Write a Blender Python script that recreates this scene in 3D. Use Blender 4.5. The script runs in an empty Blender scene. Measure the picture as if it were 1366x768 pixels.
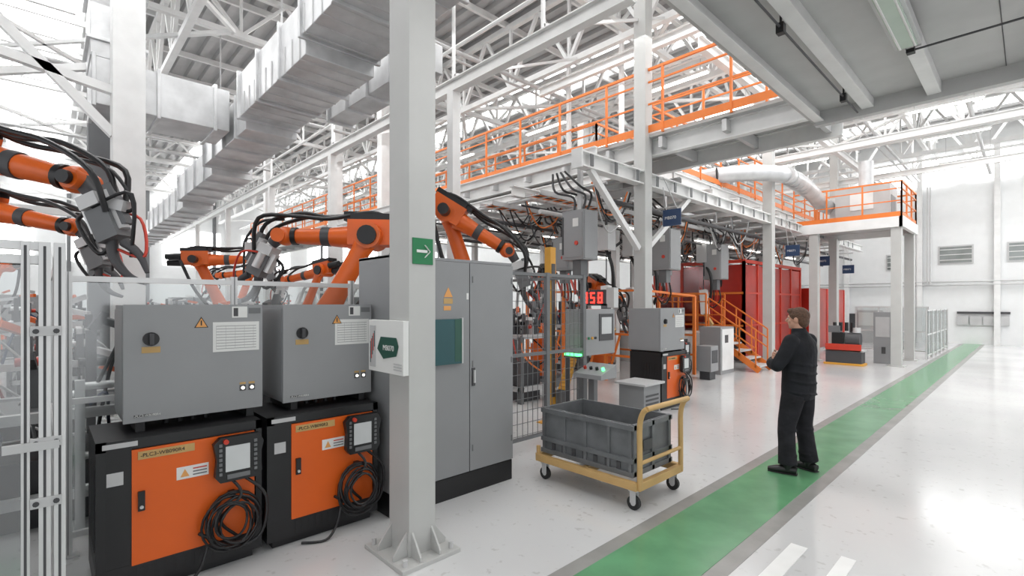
import bpy, math, random
from mathutils import Vector, Matrix
random.seed(7)
sc=bpy.context.scene
try: sc.view_settings.view_transform='Standard'
except Exception: pass
V=Vector
# ---------------------------------------------------------------- materials
def mat(name,col,rough=.5,metal=0,var=.06,scale=3,bump=0,emit=0,alpha=1,stretch=None,spec=.5):
    m=bpy.data.materials.new(name); m.use_nodes=True
    n=m.node_tree.nodes; l=m.node_tree.links; b=n['Principled BSDF']
    b.inputs['Roughness'].default_value=rough; b.inputs['Metallic'].default_value=metal
    b.inputs['Specular IOR Level'].default_value=spec
    tc=n.new('ShaderNodeTexCoord'); nz=n.new('ShaderNodeTexNoise'); nz.inputs['Scale'].default_value=scale
    nz.inputs['Detail'].default_value=5
    if stretch:
        mp=n.new('ShaderNodeMapping'); mp.inputs['Scale'].default_value=stretch
        l.new(tc.outputs['Object'],mp.inputs[0]); l.new(mp.outputs[0],nz.inputs['Vector'])
    else: l.new(tc.outputs['Object'],nz.inputs['Vector'])
    r=n.new('ShaderNodeValToRGB'); r.color_ramp.elements[0].position=.3; r.color_ramp.elements[1].position=.7
    r.color_ramp.elements[0].color=[max(0,c*(1-var)) for c in col]+[1]
    r.color_ramp.elements[1].color=[min(1,c*(1+var)) for c in col]+[1]
    l.new(nz.outputs['Fac'],r.inputs[0]); l.new(r.outputs[0],b.inputs['Base Color'])
    if bump:
        bp=n.new('ShaderNodeBump'); bp.inputs['Strength'].default_value=bump; bp.inputs['Distance'].default_value=.02
        l.new(nz.outputs['Fac'],bp.inputs['Height']); l.new(bp.outputs[0],b.inputs['Normal'])
    if emit:
        l.new(r.outputs[0],b.inputs['Emission Color']); b.inputs['Emission Strength'].default_value=emit
    if alpha<1: b.inputs['Alpha'].default_value=alpha
    return m
M={}
M['white']=mat('white_paint',(.76,.76,.75),.45)
M['col']=mat('column_paint',(.50,.50,.485),.5,var=.04)
M['steel']=mat('steel_light',(.55,.55,.55),.4,.1)
M['roofd']=mat('roof_deck',(.42,.42,.42),.45,.1)
M['alu']=mat('aluminium',(.68,.68,.675),.35,.35,stretch=(1,1,.1))
M['galv']=mat('galvanised_duct',(.60,.605,.61),.36,.5,var=.16,scale=2.5)
M['grey']=mat('cabinet_grey',(.255,.26,.265),.45,var=.03)
M['grey2']=mat('box_grey',(.29,.295,.30),.45,var=.03)
M['dgrey']=mat('dark_grey',(.06,.06,.064),.5)
M['mgrey']=mat('mid_grey',(.15,.155,.16),.5)
M['black']=mat('black_plastic',(.008,.008,.009),.4)
M['blackm']=mat('black_powder',(.011,.011,.012),.5)
M['orange']=mat('orange_panel',(.72,.115,.008),.4,var=.04)
M['rorange']=mat('robot_orange',(.72,.125,.012),.35,var=.08)
M['railo']=mat('rail_orange',(.75,.19,.028),.45)
M['red']=mat('red_panel',(.40,.022,.012),.3,var=.25,scale=1.2)
M['redl']=mat('red_light',(.55,.045,.022),.4)
M['yellow']=mat('yellow_paint',(.68,.34,.04),.5)
M['wood']=mat('cart_ochre',(.55,.35,.14),.55,var=.12)
M['binm']=mat('bin_grey',(.155,.162,.168),.42,.15,var=.2,scale=5)
M['paper']=mat('paper',(.74,.74,.72),.7,var=.02)
M['paper2']=mat('paper_grey',(.50,.50,.50),.7)
M['brass']=mat('label_tan',(.50,.32,.12),.5)
M['green']=mat('sign_green',(.008,.18,.06),.4)
M['dgreen']=mat('poster_green',(.015,.08,.055),.4)
M['teal']=mat('folder_teal',(.015,.08,.09),.4)
M['blue']=mat('sign_blue',(.02,.045,.11),.4)
M['tri']=mat('warning_amber',(.7,.33,.1),.5)
M['screen']=mat('screen_light',(.6,.62,.62),.15)
M['led']=mat('led_red',(1,.03,.02),.4,emit=4,var=.01)
M['ledg']=mat('led_green',(.1,1,.25),.4,emit=3,var=.01)
M['ledw']=mat('led_white',(1,.95,.85),.4,emit=3,var=.01)
M['lamp']=mat('lamp_tube',(1,.97,.9),.4,emit=6,var=.01)
M['lampoff']=mat('lamp_diffuser',(.45,.54,.46),.2)
M['sky']=mat('skylight_panel',(1,1,1),.5,emit=5.2,var=.01)
M['skin']=mat('skin',(.52,.29,.20),.5,var=.05,scale=20)
M['hair']=mat('hair_brown',(.09,.045,.025),.7,var=.4,scale=60,bump=.5)
M['tyre']=mat('rubber',(.02,.02,.02),.7)
M['glassd']=mat('window_glass',(.24,.26,.255),.1,var=.3,scale=1)
M['wallw']=mat('wall_white',(.78,.79,.79),.6,var=.02)
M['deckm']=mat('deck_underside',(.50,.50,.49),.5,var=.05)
def glassmat(name,tint,fac):
    m=bpy.data.materials.new(name); m.use_nodes=True; n=m.node_tree.nodes; l=m.node_tree.links; n.clear()
    o=n.new('ShaderNodeOutputMaterial'); t=n.new('ShaderNodeBsdfTransparent'); t.inputs[0].default_value=(*tint,1)
    g=n.new('ShaderNodeBsdfGlossy'); g.inputs['Roughness'].default_value=.12; g.inputs[0].default_value=(.9,.9,.9,1)
    x=n.new('ShaderNodeMixShader'); nz=n.new('ShaderNodeTexNoise'); nz.inputs['Scale'].default_value=2.5; nz.inputs['Detail'].default_value=6
    mr=n.new('ShaderNodeMapRange'); mr.inputs['To Min'].default_value=fac*.6; mr.inputs['To Max'].default_value=fac*1.5
    l.new(nz.outputs['Fac'],mr.inputs['Value']); l.new(mr.outputs[0],x.inputs[0]); l.new(t.outputs[0],x.inputs[1]); l.new(g.outputs[0],x.inputs[2]); l.new(x.outputs[0],o.inputs[0])
    return m
M['plexi']=glassmat('plexiglass',(.90,.92,.92),.12)
M['plexir']=glassmat('red_curtain_glass',(.75,.06,.03),.15)
# ---------------------------------------------------------------- mesh builder
class B:
    def __init__(s,name): s.name=name; s.v=[]; s.f=[]; s.m=[]; s.sm=[]; s.slots=[]
    def mi(s,k):
        if k not in s.slots: s.slots.append(k)
        return s.slots.index(k)
    def add(s,vs,fs,k,smooth=False):
        o=len(s.v); s.v+= [tuple(p) for p in vs]; i=s.mi(k)
        for f in fs: s.f.append([o+a for a in f]); s.m.append(i); s.sm.append(smooth)
    def box(s,x0,x1,y0,y1,z0,z1,k):
        if x0>x1:x0,x1=x1,x0
        if y0>y1:y0,y1=y1,y0
        vs=[(x0,y0,z0),(x1,y0,z0),(x1,y1,z0),(x0,y1,z0),(x0,y0,z1),(x1,y0,z1),(x1,y1,z1),(x0,y1,z1)]
        s.add(vs,[(0,3,2,1),(4,5,6,7),(0,1,5,4),(1,2,6,5),(2,3,7,6),(3,0,4,7)],k)
    def beam(s,p0,p1,w,h,k,up=V((0,0,1))):
        p0=V(p0);p1=V(p1);t=(p1-p0).normalized()
        if abs(t.dot(up))>.98: up=V((1,0,0))
        a=t.cross(up).normalized(); b=a.cross(t).normalized(); a=a*w/2; b=b*h/2
        vs=[p0-a-b,p0+a-b,p0+a+b,p0-a+b,p1-a-b,p1+a-b,p1+a+b,p1-a+b]
        s.add(vs,[(0,3,2,1),(4,5,6,7),(0,1,5,4),(1,2,6,5),(2,3,7,6),(3,0,4,7)],k)
    def ibeam(s,p0,p1,w,h,k,t=.02):
        s.beam(V(p0)+V((0,0,h/2-t/2)),V(p1)+V((0,0,h/2-t/2)),w,t,k); s.beam(V(p0)-V((0,0,h/2-t/2)),V(p1)-V((0,0,h/2-t/2)),w,t,k)
        s.beam(p0,p1,t,h-2*t,k)
    def cyl(s,p0,p1,r,k,r1=None,seg=16):
        s.tube([p0,p1],[r,r if r1 is None else r1],k,seg)
    def tube(s,pts,r,k,seg=8,ref=None,sub=0):
        pts=[V(p) for p in pts]
        if not isinstance(r,(list,tuple)): r=[r]*len(pts)
        r=list(r)
        if sub:
            q=[];rr=[];n=len(pts)
            for i in range(n-1):
                a=pts[max(i-1,0)];b=pts[i];c=pts[i+1];d=pts[min(i+2,n-1)]
                for j in range(sub):
                    t=j/sub
                    q.append(.5*((2*b)+(c-a)*t+(2*a-5*b+4*c-d)*t*t+(3*b-a-3*c+d)*t**3))
                    if isinstance(r[i],tuple): rr.append(tuple(r[i][m]*(1-t)+r[i+1][m]*t for m in (0,1)))
                    else: rr.append(r[i]*(1-t)+r[i+1]*t)
            q.append(pts[-1]); rr.append(r[-1]); pts=q;r=rr
        n=len(pts); vs=[]; u=None
        for i,p in enumerate(pts):
            t=(pts[min(i+1,n-1)]-pts[max(i-1,0)])
            t=t.normalized() if t.length>1e-9 else V((0,0,1))
            if ref is not None: u=V(ref)
            elif u is None: u=V((0,0,1)) if abs(t.z)<.9 else V((1,0,0))
            u=(u-t*t.dot(u)); u=u.normalized(); w=t.cross(u)
            ra,rb=r[i] if isinstance(r[i],tuple) else (r[i],r[i])
            for j in range(seg):
                a=2*math.pi*j/seg; vs.append(p+u*ra*math.cos(a)+w*rb*math.sin(a))
        fs=[]
        for i in range(n-1):
            for j in range(seg):
                a=i*seg+j;b=i*seg+(j+1)%seg; fs.append((a,b,b+seg,a+seg))
        s.add(vs,fs,k,True)
        s.add(vs[:seg],[tuple(range(seg-1,-1,-1))],k); s.add(vs[-seg:],[tuple(range(seg))],k)
    def ball(s,c,r,k,seg=14,rings=9,axes=None):
        c=V(c); r=r if isinstance(r,tuple) else (r,r,r); ax=axes or (V((1,0,0)),V((0,1,0)),V((0,0,1)))
        vs=[c+ax[2]*r[2]]
        for i in range(1,rings):
            th=math.pi*i/rings
            for j in range(seg):
                a=2*math.pi*j/seg
                vs.append(c+ax[0]*r[0]*math.sin(th)*math.cos(a)+ax[1]*r[1]*math.sin(th)*math.sin(a)+ax[2]*r[2]*math.cos(th))
        vs.append(c-ax[2]*r[2]); fs=[]
        for j in range(seg): fs.append((0,1+j,1+(j+1)%seg))
        for i in range(rings-2):
            for j in range(seg):
                a=1+i*seg+j;b=1+i*seg+(j+1)%seg; fs.append((a,a+seg,b+seg,b))
        e=len(vs)-1;o=1+(rings-2)*seg
        for j in range(seg): fs.append((o+j,e,o+(j+1)%seg))
        s.add(vs,fs,k,True)
    def prism(s,poly,vec,k):
        n=len(poly); a=[V(p) for p in poly]; b=[p+V(vec) for p in a]
        s.add(a+b,[tuple(range(n-1,-1,-1)),tuple(range(n,2*n))]+[(i,(i+1)%n,n+(i+1)%n,n+i) for i in range(n)],k)
    def done(s,bevel=0,loc=None,parent=None):
        me=bpy.data.meshes.new(s.name); xs=[p[0] for p in s.v];ys=[p[1] for p in s.v];zs=[p[2] for p in s.v]
        c=V(((min(xs)+max(xs))/2,(min(ys)+max(ys))/2,min(zs))) if loc is None else V(loc)
        me.from_pydata([(p[0]-c.x,p[1]-c.y,p[2]-c.z) for p in s.v],[],s.f)
        for k in s.slots: me.materials.append(M[k])
        for i,p in enumerate(me.polygons): p.material_index=s.m[i]; p.use_smooth=s.sm[i]
        ob=bpy.data.objects.new(s.name,me); ob.location=c; sc.collection.objects.link(ob)
        if bevel:
            m=ob.modifiers.new('bev','BEVEL'); m.width=bevel; m.segments=2; m.limit_method='ANGLE'; m.angle_limit=.7
        if parent: ob.parent=parent; ob.location=c-parent.location
        return ob
FX=(math.pi/2,0,math.pi/2)   # text on a +X face
FY=(math.pi/2,0,0)           # text on a -Y face
def text(s,loc,size,rot,k,parent,name='lettering'):
    cu=bpy.data.curves.new(name,'FONT'); cu.body=s; cu.size=size; cu.extrude=.001; cu.materials.append(M[k])
    o=bpy.data.objects.new(name,cu); sc.collection.objects.link(o); o.rotation_euler=rot
    o.parent=parent; o.location=V(loc)-parent.location
# ---------------------------------------------------------------- floor
m=bpy.data.materials.new('epoxy_floor'); m.use_nodes=True; n=m.node_tree.nodes; l=m.node_tree.links; b=n['Principled BSDF']
tc=n.new('ShaderNodeTexCoord'); nz=n.new('ShaderNodeTexNoise'); nz.inputs['Scale'].default_value=.5; nz.inputs['Detail'].default_value=5; nz.inputs['Roughness'].default_value=.5
l.new(tc.outputs['Object'],nz.inputs['Vector']); r=n.new('ShaderNodeValToRGB')
r.color_ramp.elements[0].position=.3; r.color_ramp.elements[0].color=(.60,.60,.60,1); r.color_ramp.elements[1].position=.7; r.color_ramp.elements[1].color=(.67,.67,.665,1)
nz2=n.new('ShaderNodeTexNoise'); nz2.inputs['Scale'].default_value=14; nz2.inputs['Detail'].default_value=8; l.new(tc.outputs['Object'],nz2.inputs['Vector'])
r2=n.new('ShaderNodeValToRGB'); r2.color_ramp.elements[0].position=.30; r2.color_ramp.elements[0].color=(.66,.64,.62,1); r2.color_ramp.elements[1].position=.37; r2.color_ramp.elements[1].color=(1,1,1,1)
l.new(nz2.outputs['Fac'],r2.inputs[0]); mx=n.new('ShaderNodeMix'); mx.data_type='RGBA'; mx.blend_type='MULTIPLY'; mx.inputs[0].default_value=.5
l.new(nz.outputs['Fac'],r.inputs[0]); l.new(r.outputs[0],mx.inputs[6]); l.new(r2.outputs[0],mx.inputs[7]); l.new(mx.outputs[2],b.inputs['Base Color'])
mr=n.new('ShaderNodeMapRange'); mr.inputs['To Min'].default_value=.09; mr.inputs['To Max'].default_value=.2; l.new(nz.outputs['Fac'],mr.inputs['Value']); l.new(mr.outputs[0],b.inputs['Roughness'])
M['floor']=m
f=B('floor'); f.box(-42,14,-16,32,-.1,0,'floor'); f.done()
M['lane']=mat('lane_green',(.125,.315,.16),.2,var=.16,scale=2.5)
M['laneg']=mat('lane_grey',(.30,.295,.28),.25,var=.12,scale=3)
M['mark']=mat('mark_white',(.88,.88,.86),.3)
f=B('floor_lane_marking'); f.box(-2.20,-1.38,-3,30,0,.003,'laneg'); f.box(-2.08,-1.50,-3,30,.003,.006,'lane')
f.box(-1.24,-1.13,3.2,4.07,0,.004,'mark'); f.box(-.93,-.84,3.4,4.12,0,.004,'mark'); f.done()
# ---------------------------------------------------------------- walls
w=B('wall_far'); w.box(-42,14,30,30.3,0,10,'wallw')
for (x0,x1,z0,z1) in [(-4.9,-4.3,3.4,4.2),(-2.95,-1.75,3.6,4.45),(-.7,.5,3.6,4.45),(2,3.2,3.6,4.45)]:
    w.box(x0,x1,29.96,30,z0,z1,'steel'); w.box(x0+.06,x1-.06,29.94,29.97,z0+.06,z1-.06,'glassd')
    for i in range(3): w.box(x0+.06,x1-.06,29.92,29.95,z0+.06+(z1-z0)*.28*(i+.5),z0+.09+(z1-z0)*.28*(i+.5),'white')
for z in (2.65,2.8): w.cyl((-12,29.8,z),(8,29.8,z),.04,'steel',seg=8)
for x in (-9,-6.5,-3.6,-1,1.6): w.beam((x,29.85,0),(x,29.85,9),.16,.2,'white')
for x in (-3.3,-3.2): w.cyl((x,29.7,2.7),(x,29.7,7.2),.03,'steel',seg=8)
w.box(-2.3,-.6,29.9,29.96,1.35,1.45,'dgrey')
for i in range(4): w.box(-2.3+i*.43,-1.92+i*.43,29.9,29.95,.85,1.25,'paper2')
w.box(-7.5,-4.6,29.9,30,0,1.3,'dgrey')
for i in range(9): w.box(-6+i*2,-4.3+i*2,29.93,29.98,7.3,8.6,'sky')
w.done()
w=B('wall_left'); w.box(-42,-41.7,-16,30,0,10,'wallw')
for i in range(9): w.box(-41.7,-41.65,-14+i*5,-10.5+i*5,4.5,7,'sky')
for i in range(12): w.box(-41.7,-41.5,-15+i*4,-14.8+i*4,0,10,'mgrey')
w.done()
# ---------------------------------------------------------------- roof deck
rf=B('ceiling'); per=.42; y=-16
sk=[(-1.2,.6),(5.4,7.0),(12.4,13.9),(19.4,20.9),(26,27.2)]
while y<30:
    if not any(a<=y+per/2<=c for a,c in sk):
        z=9.7;h=.11
        vs=[];
        for yy,zz in ((y,z),(y+.16,z),(y+.2,z-h),(y+.38,z-h),(y+per,z)):
            vs+=[(-42,yy,zz),(14,yy,zz)]
        rf.add(vs,[(0,1,3,2),(2,3,5,4),(4,5,7,6),(6,7,9,8)],'roofd')
    y+=per
rf.box(-42,14,-16,30.3,9.95,10.05,'wallw')
rf.done()
s_=B('skylight')
for a,c in sk:
    s_.box(-41.6,14,a,c,9.60,9.64,'sky')
    x=-41.6
    while x<14: s_.box(x,x+.12,a,c,9.50,9.6,'white'); x+=2.0
s_.done()
# trusses
def truss(b,p0,p1,zb,zt,n,w=.14,k='white'):
    p0=V(p0);p1=V(p1)
    P=lambda t,z:V(((p0.lerp(p1,t)).x,(p0.lerp(p1,t)).y,z))
    b.beam(P(0,zb),P(1,zb),w,w,k); b.beam(P(0,zt),P(1,zt),w,w,k)
    for i in range(n):
        a=i/n;c=(i+.5)/n;d=(i+1)/n
        b.beam(P(a,zb),P(c,zt),w*.6,w*.6,k); b.beam(P(c,zt),P(d,zb),w*.6,w*.6,k); b.beam(P(a,zb),P(a,zt),w*.5,w*.5,k)
t=B('roof_truss')
for y in (-3,2.2,9.3,12.5,15.6,19,22,25,28): truss(t,(-41,y,0),(13,y,0),7.7,9.4,26)
for x in (-34,-27,-20,-13,-6.5,-3,0,3,6): truss(t,(x,-15,0),(x,30,0),8.2,9.3,22,.12)
for x in range(-40,12,2): t.beam((x,-15,9.5),(x,30,9.5),.08,.16,'white')
for i in range(7):
    x=-40+i*7
    for y0 in (-3,9.3,15.6): t.beam((x,y0,7.75),(x+7,y0+6,7.75),.08,.08,'white'); t.beam((x+7,y0,7.75),(x,y0+6,7.75),.08,.08,'white')
t.done()
pp=B('ceiling_pipework')
for (x,z,r_) in [(-3.6,7.5,.05),(-3.8,7.45,.03),(-1.2,7.4,.06),(1.0,7.5,.04),(-8.8,7.4,.05),(-9.1,7.4,.03),(-15.5,7.4,.06),(-22,7.4,.05)]: pp.cyl((x,-14,z),(x,29.5,z),r_,'steel',seg=8)
for (y,z,r_) in [(10.4,7.3,.05),(10.6,7.3,.03),(14,7.25,.06),(17.8,7.3,.04),(20.5,7.2,.07),(24,7.2,.05),(-1.5,7.2,.06),(6.4,7.3,.04)]: pp.cyl((-40,y,z),(12,y,z),r_,'white',seg=8)
pp.done()
L=B('ceiling_light')
for y in (10.8,13.4,17.2,20.4,24.5):
    for i in range(11):
        x=-36+i*4.2; L.box(x,x+1.6,y,y+.14,7.05,7.11,'white'); L.box(x+.03,x+1.57,y+.02,y+.12,7.025,7.05,'lamp'); L.beam((x+.2,y+.07,7.1),(x+.2,y+.07,8.0),.015,.015,'steel'); L.beam((x+1.4,y+.07,7.1),(x+1.4,y+.07,8.0),.015,.015,'steel')
L.done()
# ---------------------------------------------------------------- structural columns
def column(x,y,h,w=.25,d=.25,k='col',base=True):
    c=B('steel_column'); c.box(x-w/2,x+w/2,y-d/2,y+d/2,.03,h,k)
    if base:
        c.box(x-w/2-.13,x+w/2+.13,y-d/2-.13,y+d/2+.13,0,.03,k)
        for sx in (-1,1):
            for sy in (-1,1):
                c.cyl((x+sx*(w/2+.08),y+sy*(d/2+.08),.03),(x+sx*(w/2+.08),y+sy*(d/2+.08),.075),.018,'steel',seg=6)
        for sx in (-1,1):
            for yy in (y-d/2+.02,y+d/2-.04):
                c.prism([(x+sx*w/2,yy,.03),(x+sx*(w/2+.11),yy,.03),(x+sx*(w/2+.11),yy,.06),(x+sx*w/2,yy,.2)],(0,.015,0),k)
        for sy in (-1,1):
            for xx in (x-w/2+.02,x+w/2-.04):
                c.prism([(xx,y+sy*d/2,.03),(xx,y+sy*(d/2+.11),.03),(xx,y+sy*(d/2+.11),.06),(xx,y+sy*d/2,.2)],(.015,0,0),k)
    return c
c=column(-3.115,1.95,9.4,.27,.22)
c.box(-2.98,-2.972,1.865,2.035,2.08,2.265,'green')
ya,yb,zc=1.895,2.005,2.172
c.beam((-2.969,ya,zc),(-2.969,yb-.02,zc),.004,.02,'paper'); c.beam((-2.969,yb,zc),(-2.969,yb-.045,zc+.045),.004,.02,'paper',V((1,0,0))); c.beam((-2.969,yb,zc),(-2.969,yb-.045,zc-.045),.004,.02,'paper',V((1,0,0)))
o=c.done(.006)
p=B('notice_board'); p.box(-3.47,-2.975,1.79,1.835,1.30,1.68,'paper')
p.prism([(-3.33,1.787,1.47),(-3.28,1.787,1.56),(-3.06,1.787,1.56),(-3.03,1.787,1.50),(-3.06,1.787,1.43),(-3.24,1.787,1.40)],(0,-.003,0),'dgreen')
p.box(-3.45,-3.36,1.786,1.79,1.33,1.64,'paper2')
for i in range(5): p.box(-3.44+i*.015,-3.43+i*.015,1.784,1.787,1.36+i*.03,1.52+i*.02,'redl' if i%2 else 'teal')
for i in range(3): p.box(-3.1,-2.99,1.786,1.79,1.33+i*.02,1.34+i*.02,'paper2')
po=p.done(.004); text('MB070',(-3.24,1.78,1.465),.055,FY,'paper',po)
for (x,y,h) in [(-5.15,8.37,9),(-5.15,15.0,9),(-5.15,21.8,9)]: column(x,y,h).done(.005)
column(-10.1,.98,9,.42,.42,'white').done(.005)
column(-13.1,.85,9,.45,.45,'mgrey').done(.005)  # column standing in shadow; the shade is put into its grey colour
for (x,y) in [(-18,8.0),(-26,8.0),(-20,2),(-30,2),(-14.5,8.0),(-24,14),(-12,15.2),(-30,-6),(-18,21)]: column(x,y,9,.3,.3,'white').done()
b_=B('bracing_frame')
for p0,p1 in [((-10.1,.8,5.2),(-10.1,-3,5.8)),((-10.1,.8,4.5),(-10.1,-2.2,7.7)),((-10.1,-.5,7.7),(-10.1,-1.6,3.2)),((-10.1,-3,7.4),(-10.1,.8,7.0)),((-13.1,.7,6.6),(-13.1,-5,4.4)),((-13.1,.7,3.6),(-13.1,-5,3.6)),((-10.1,-3,7.7),(-10.1,-3,0)),((-13.1,-5,7.7),(-13.1,-5,0))]:
    b_.beam(p0,p1,.13,.13,'white')
b_.done()
# ---------------------------------------------------------------- runway frame on posts
r_=B('overhead_rail_frame'); r_.ibeam((-40,5.6,5.9),(-3.6,5.6,5.9),.16,.24,'white')
for x in (-7.5,-12.9,-17.8,-23.3,-29): r_.box(x-.09,x+.09,5.51,5.69,0,5.78,'white'); r_.box(x-.2,x+.2,5.4,5.8,0,.02,'white')
for x in (-5.2,-7.5,-12.9,-17.8,-23.3): 
    r_.beam((x,5.6,6),(x,5.6,9.4),.05,.05,'white'); r_.beam((x,5.6,6.1),(x,9.3,7.7),.05,.05,'white')
r_.done()
# ---------------------------------------------------------------- ducts
d=B('ventilation_duct')
def ductx(x0,x1,y0,y1,z0,z1,step=1.1):
    d.box(x0,x1,y0,y1,z0,z1,'galv'); x=min(x0,x1)
    while x<=max(x0,x1): d.box(x-.03,x+.03,y0-.05,y1+.05,z0-.05,z1+.05,'galv'); x+=step
def ducty(x0,x1,y0,y1,z0,z1,step=.9):
    d.box(x0,x1,y0,y1,z0,z1,'galv'); y=y0
    while y<=y1: d.box(x0-.05,x1+.05,y-.03,y+.03,z0-.05,z1+.05,'galv'); y+=step
ductx(-7.0,-3.2,2.6,3.75,5.55,6.35); ductx(-10.2,-7.0,2.65,3.7,5.3,6.1); ductx(-13.5,-10.2,2.75,3.7,5.1,5.85,.9); ductx(-17.5,-13.5,2.9,3.8,4.9,5.6); ductx(-24,-17.5,3.0,3.8,4.7,5.4); ductx(-36,-24,3,3.7,4.6,5.2)
ducty(-12.0,-10.9,.6,2.65,5.2,6.0)
for z in (6.3,7.2,8.1,9.0): d.box(-12.05,-10.85,.5,1.35,z-.03,z+.03,'galv')
d.box(-12.0,-10.9,.55,1.3,6.0,9.5,'galv')
ductx(-9.6,-6.45,4.1,4.6,5.45,5.9,.8)
d.beam((-6,3,6.35),(-6,3,9.4),.03,.03,'steel'); d.beam((-9,3,6.1),(-9,3,9.4),.03,.03,'steel'); d.beam((-14,3.2,5.6),(-14,3.2,9.4),.03,.03,'steel')
for i in range(22):
    x=-3.6-i*.3; z0=5.55 if x>-7 else 5.3
    d.box(x-.012,x+.012,(2.585 if x>-7 else 2.635),(3.76 if x>-7 else 3.71),z0-.014,z0+.4,'steel')
d.done(.01)
v_=B('round_duct'); v_.tube([(-6.4,4.2,9),(-6.4,4.2,4),(-6.4,4.2,2.9)],.13,'galv',14)
z=2.9
while z<9: v_.cyl((-6.4,4.2,z),(-6.4,4.2,z+.03),.142,'steel',seg=14); z+=.3
v_.done()
v_=B('extraction_pipe')
pts=[(-6.0,13.5,5.35),(-5.2,14.2,5.4),(-4.72,15.2,5.4),(-4.65,16.6,5.3),(-4.6,17.9,5.0),(-4.55,18.7,4.95)]
v_.tube(pts,.22,'galv',16,sub=6)
for i in range(9): 
    y=15.0+i*.3; v_.tube([(-4.7,y,5.4-.02*i),(-4.7,y+.04,5.4-.02*i)],.24,'steel',14)
v_.tube([(-6.0,13.5,5.35),(-7,13.2,5.3),(-8.5,13.2,5.3)],.22,'galv',16,sub=4); v_.done()
# ---------------------------------------------------------------- mezzanine with railing
XE=-2.2
mz=B('mezzanine_walkway')
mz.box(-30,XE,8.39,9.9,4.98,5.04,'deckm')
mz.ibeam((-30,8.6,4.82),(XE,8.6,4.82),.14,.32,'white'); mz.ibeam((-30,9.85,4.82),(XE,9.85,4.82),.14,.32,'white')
x=-30
while x<-2.3: mz.beam((x,8.4,4.85),(x,9.9,4.85),.08,.2,'steel'); x+=1.2
mz.box(-7.4,-5.9,9.9,27,4.98,5.04,'deckm'); mz.ibeam((-5.95,9.9,4.82),(-5.95,27,4.82),.14,.3,'white'); mz.ibeam((-7.35,9.9,4.82),(-7.35,27,4.82),.14,.3,'white')
for y in range(11,27,2): mz.beam((-7.4,y,4.85),(-5.9,y,4.85),.08,.2,'steel')
mz.done()
def railing(b,p0,p1,h=1.2,kick=True,step=1.25,k='railo',mid=(.45,.8)):
    p0=V(p0);p1=V(p1);L_=(p1-p0).length;n=max(1,round(L_/step)); up=V((0,0,1))
    b.beam(p0+up*h,p1+up*h,.045,.045,k)
    for q in mid: b.beam(p0+up*h*q,p1+up*h*q,.03,.03,k)
    if kick: b.beam(p0+up*.07,p1+up*.07,.012,.14,k)
    for i in range(n+1): q=p0.lerp(p1,i/n); b.beam(q-up*.05,q+up*h,.04,.04,k)
ra=B('orange_railing')
railing(ra,(-30,8.36,5.06),(XE,8.36,5.06)); railing(ra,(-30,9.9,5.06),(-7.4,9.9,5.06)); railing(ra,(-5.9,9.9,5.06),(XE,9.9,5.06))
railing(ra,(-5.9,9.9,5.06),(-5.9,27,5.06)); railing(ra,(-7.4,9.9,5.06),(-7.4,27,5.06)); ra.done()
up_=B('upper_gantry'); up_.ibeam((-8.2,8.7,6.9),(-2.4,8.7,6.9),.12,.2,'white')
for x in (-8.2,-6.6): up_.beam((x,9.8,5.04),(x,9.8,8.2),.09,.09,'white')
up_.ibeam((-8.2,11,7.4),(-2.4,11,7.4),.12,.2,'white'); up_.ibeam((-25,12.2,6.4),(-6,12.2,6.4),.14,.24,'white'); up_.ibeam((-4.2,8.7,6.6),(-4.2,27,6.6),.14,.22,'white')
for y in (12.5,17,22): up_.ibeam((-12,y,6.4),(4,y,6.4),.12,.2,'white')
for (x,y) in [(-12,12.5),(-8.5,17),(-8.5,22),(3.5,12.5),(3.5,17),(3.5,22)]: up_.beam((x,y,6.4),(x,y,7.7),.06,.06,'white')
up_.done()
# overhead slab crossing the aisle
sl=B('overhead_platform')
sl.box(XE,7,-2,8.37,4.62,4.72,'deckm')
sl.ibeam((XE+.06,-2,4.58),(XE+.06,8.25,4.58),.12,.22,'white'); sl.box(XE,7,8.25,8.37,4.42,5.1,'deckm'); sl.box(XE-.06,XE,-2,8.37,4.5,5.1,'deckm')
for x in (.9,2.6): sl.box(x-.05,x+.05,-2,8.25,4.48,4.62,'white')
sl.box(-.92,-.78,6.6,8.25,4.48,4.62,'white'); sl.box(-1.62,-1.48,-2,8.25,4.5,4.62,'white')
for y in (1.2,4.0): sl.box(XE,7,y-.03,y+.03,4.59,4.62,'mgrey')
for x in (-.2,1.8,): sl.box(x-.004,x+.004,-2,8.25,4.61,4.62,'dgrey')
for (x,y) in [(-1.66,5.15),(-1.66,7.46),(-.86,6.53),(.25,6.5)]: sl.box(x-.035,x+.035,y-.04,y+.04,4.40,4.5,'black'); sl.beam((x,y,4.5),(x,y,4.62),.02,.02,'black')
sl.cyl((-1.66,-2,4.46),(-1.66,8.2,4.46),.012,'dgrey',seg=6)
sl.cyl((-.86,6.53,4.43),(.25,6.53,4.43),.012,'dgrey',seg=6); sl.cyl((.25,6.53,4.43),(6,6.53,4.43),.012,'dgrey',seg=6)
sl.done(.004)
lf=B('fluorescent_fixture'); lf.box(-.97,-.75,4.7,6.4,4.42,4.52,'steel'); lf.box(-.94,-.78,4.75,6.35,4.395,4.42,'lampoff'); lf.cyl((-.92,4.75,4.40),(-.92,6.35,4.40),.012,'paper',seg=8); lf.cyl((-.80,4.75,4.40),(-.80,6.35,4.40),.012,'paper',seg=8); lf.box(-.89,-.83,6.4,6.5,4.44,4.5,'steel')
lf.box(-.9,-.82,5.0,5.05,4.52,4.62,'steel'); lf.box(-.9,-.82,6.0,6.05,4.52,4.62,'steel'); lf.done(.004)
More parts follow.
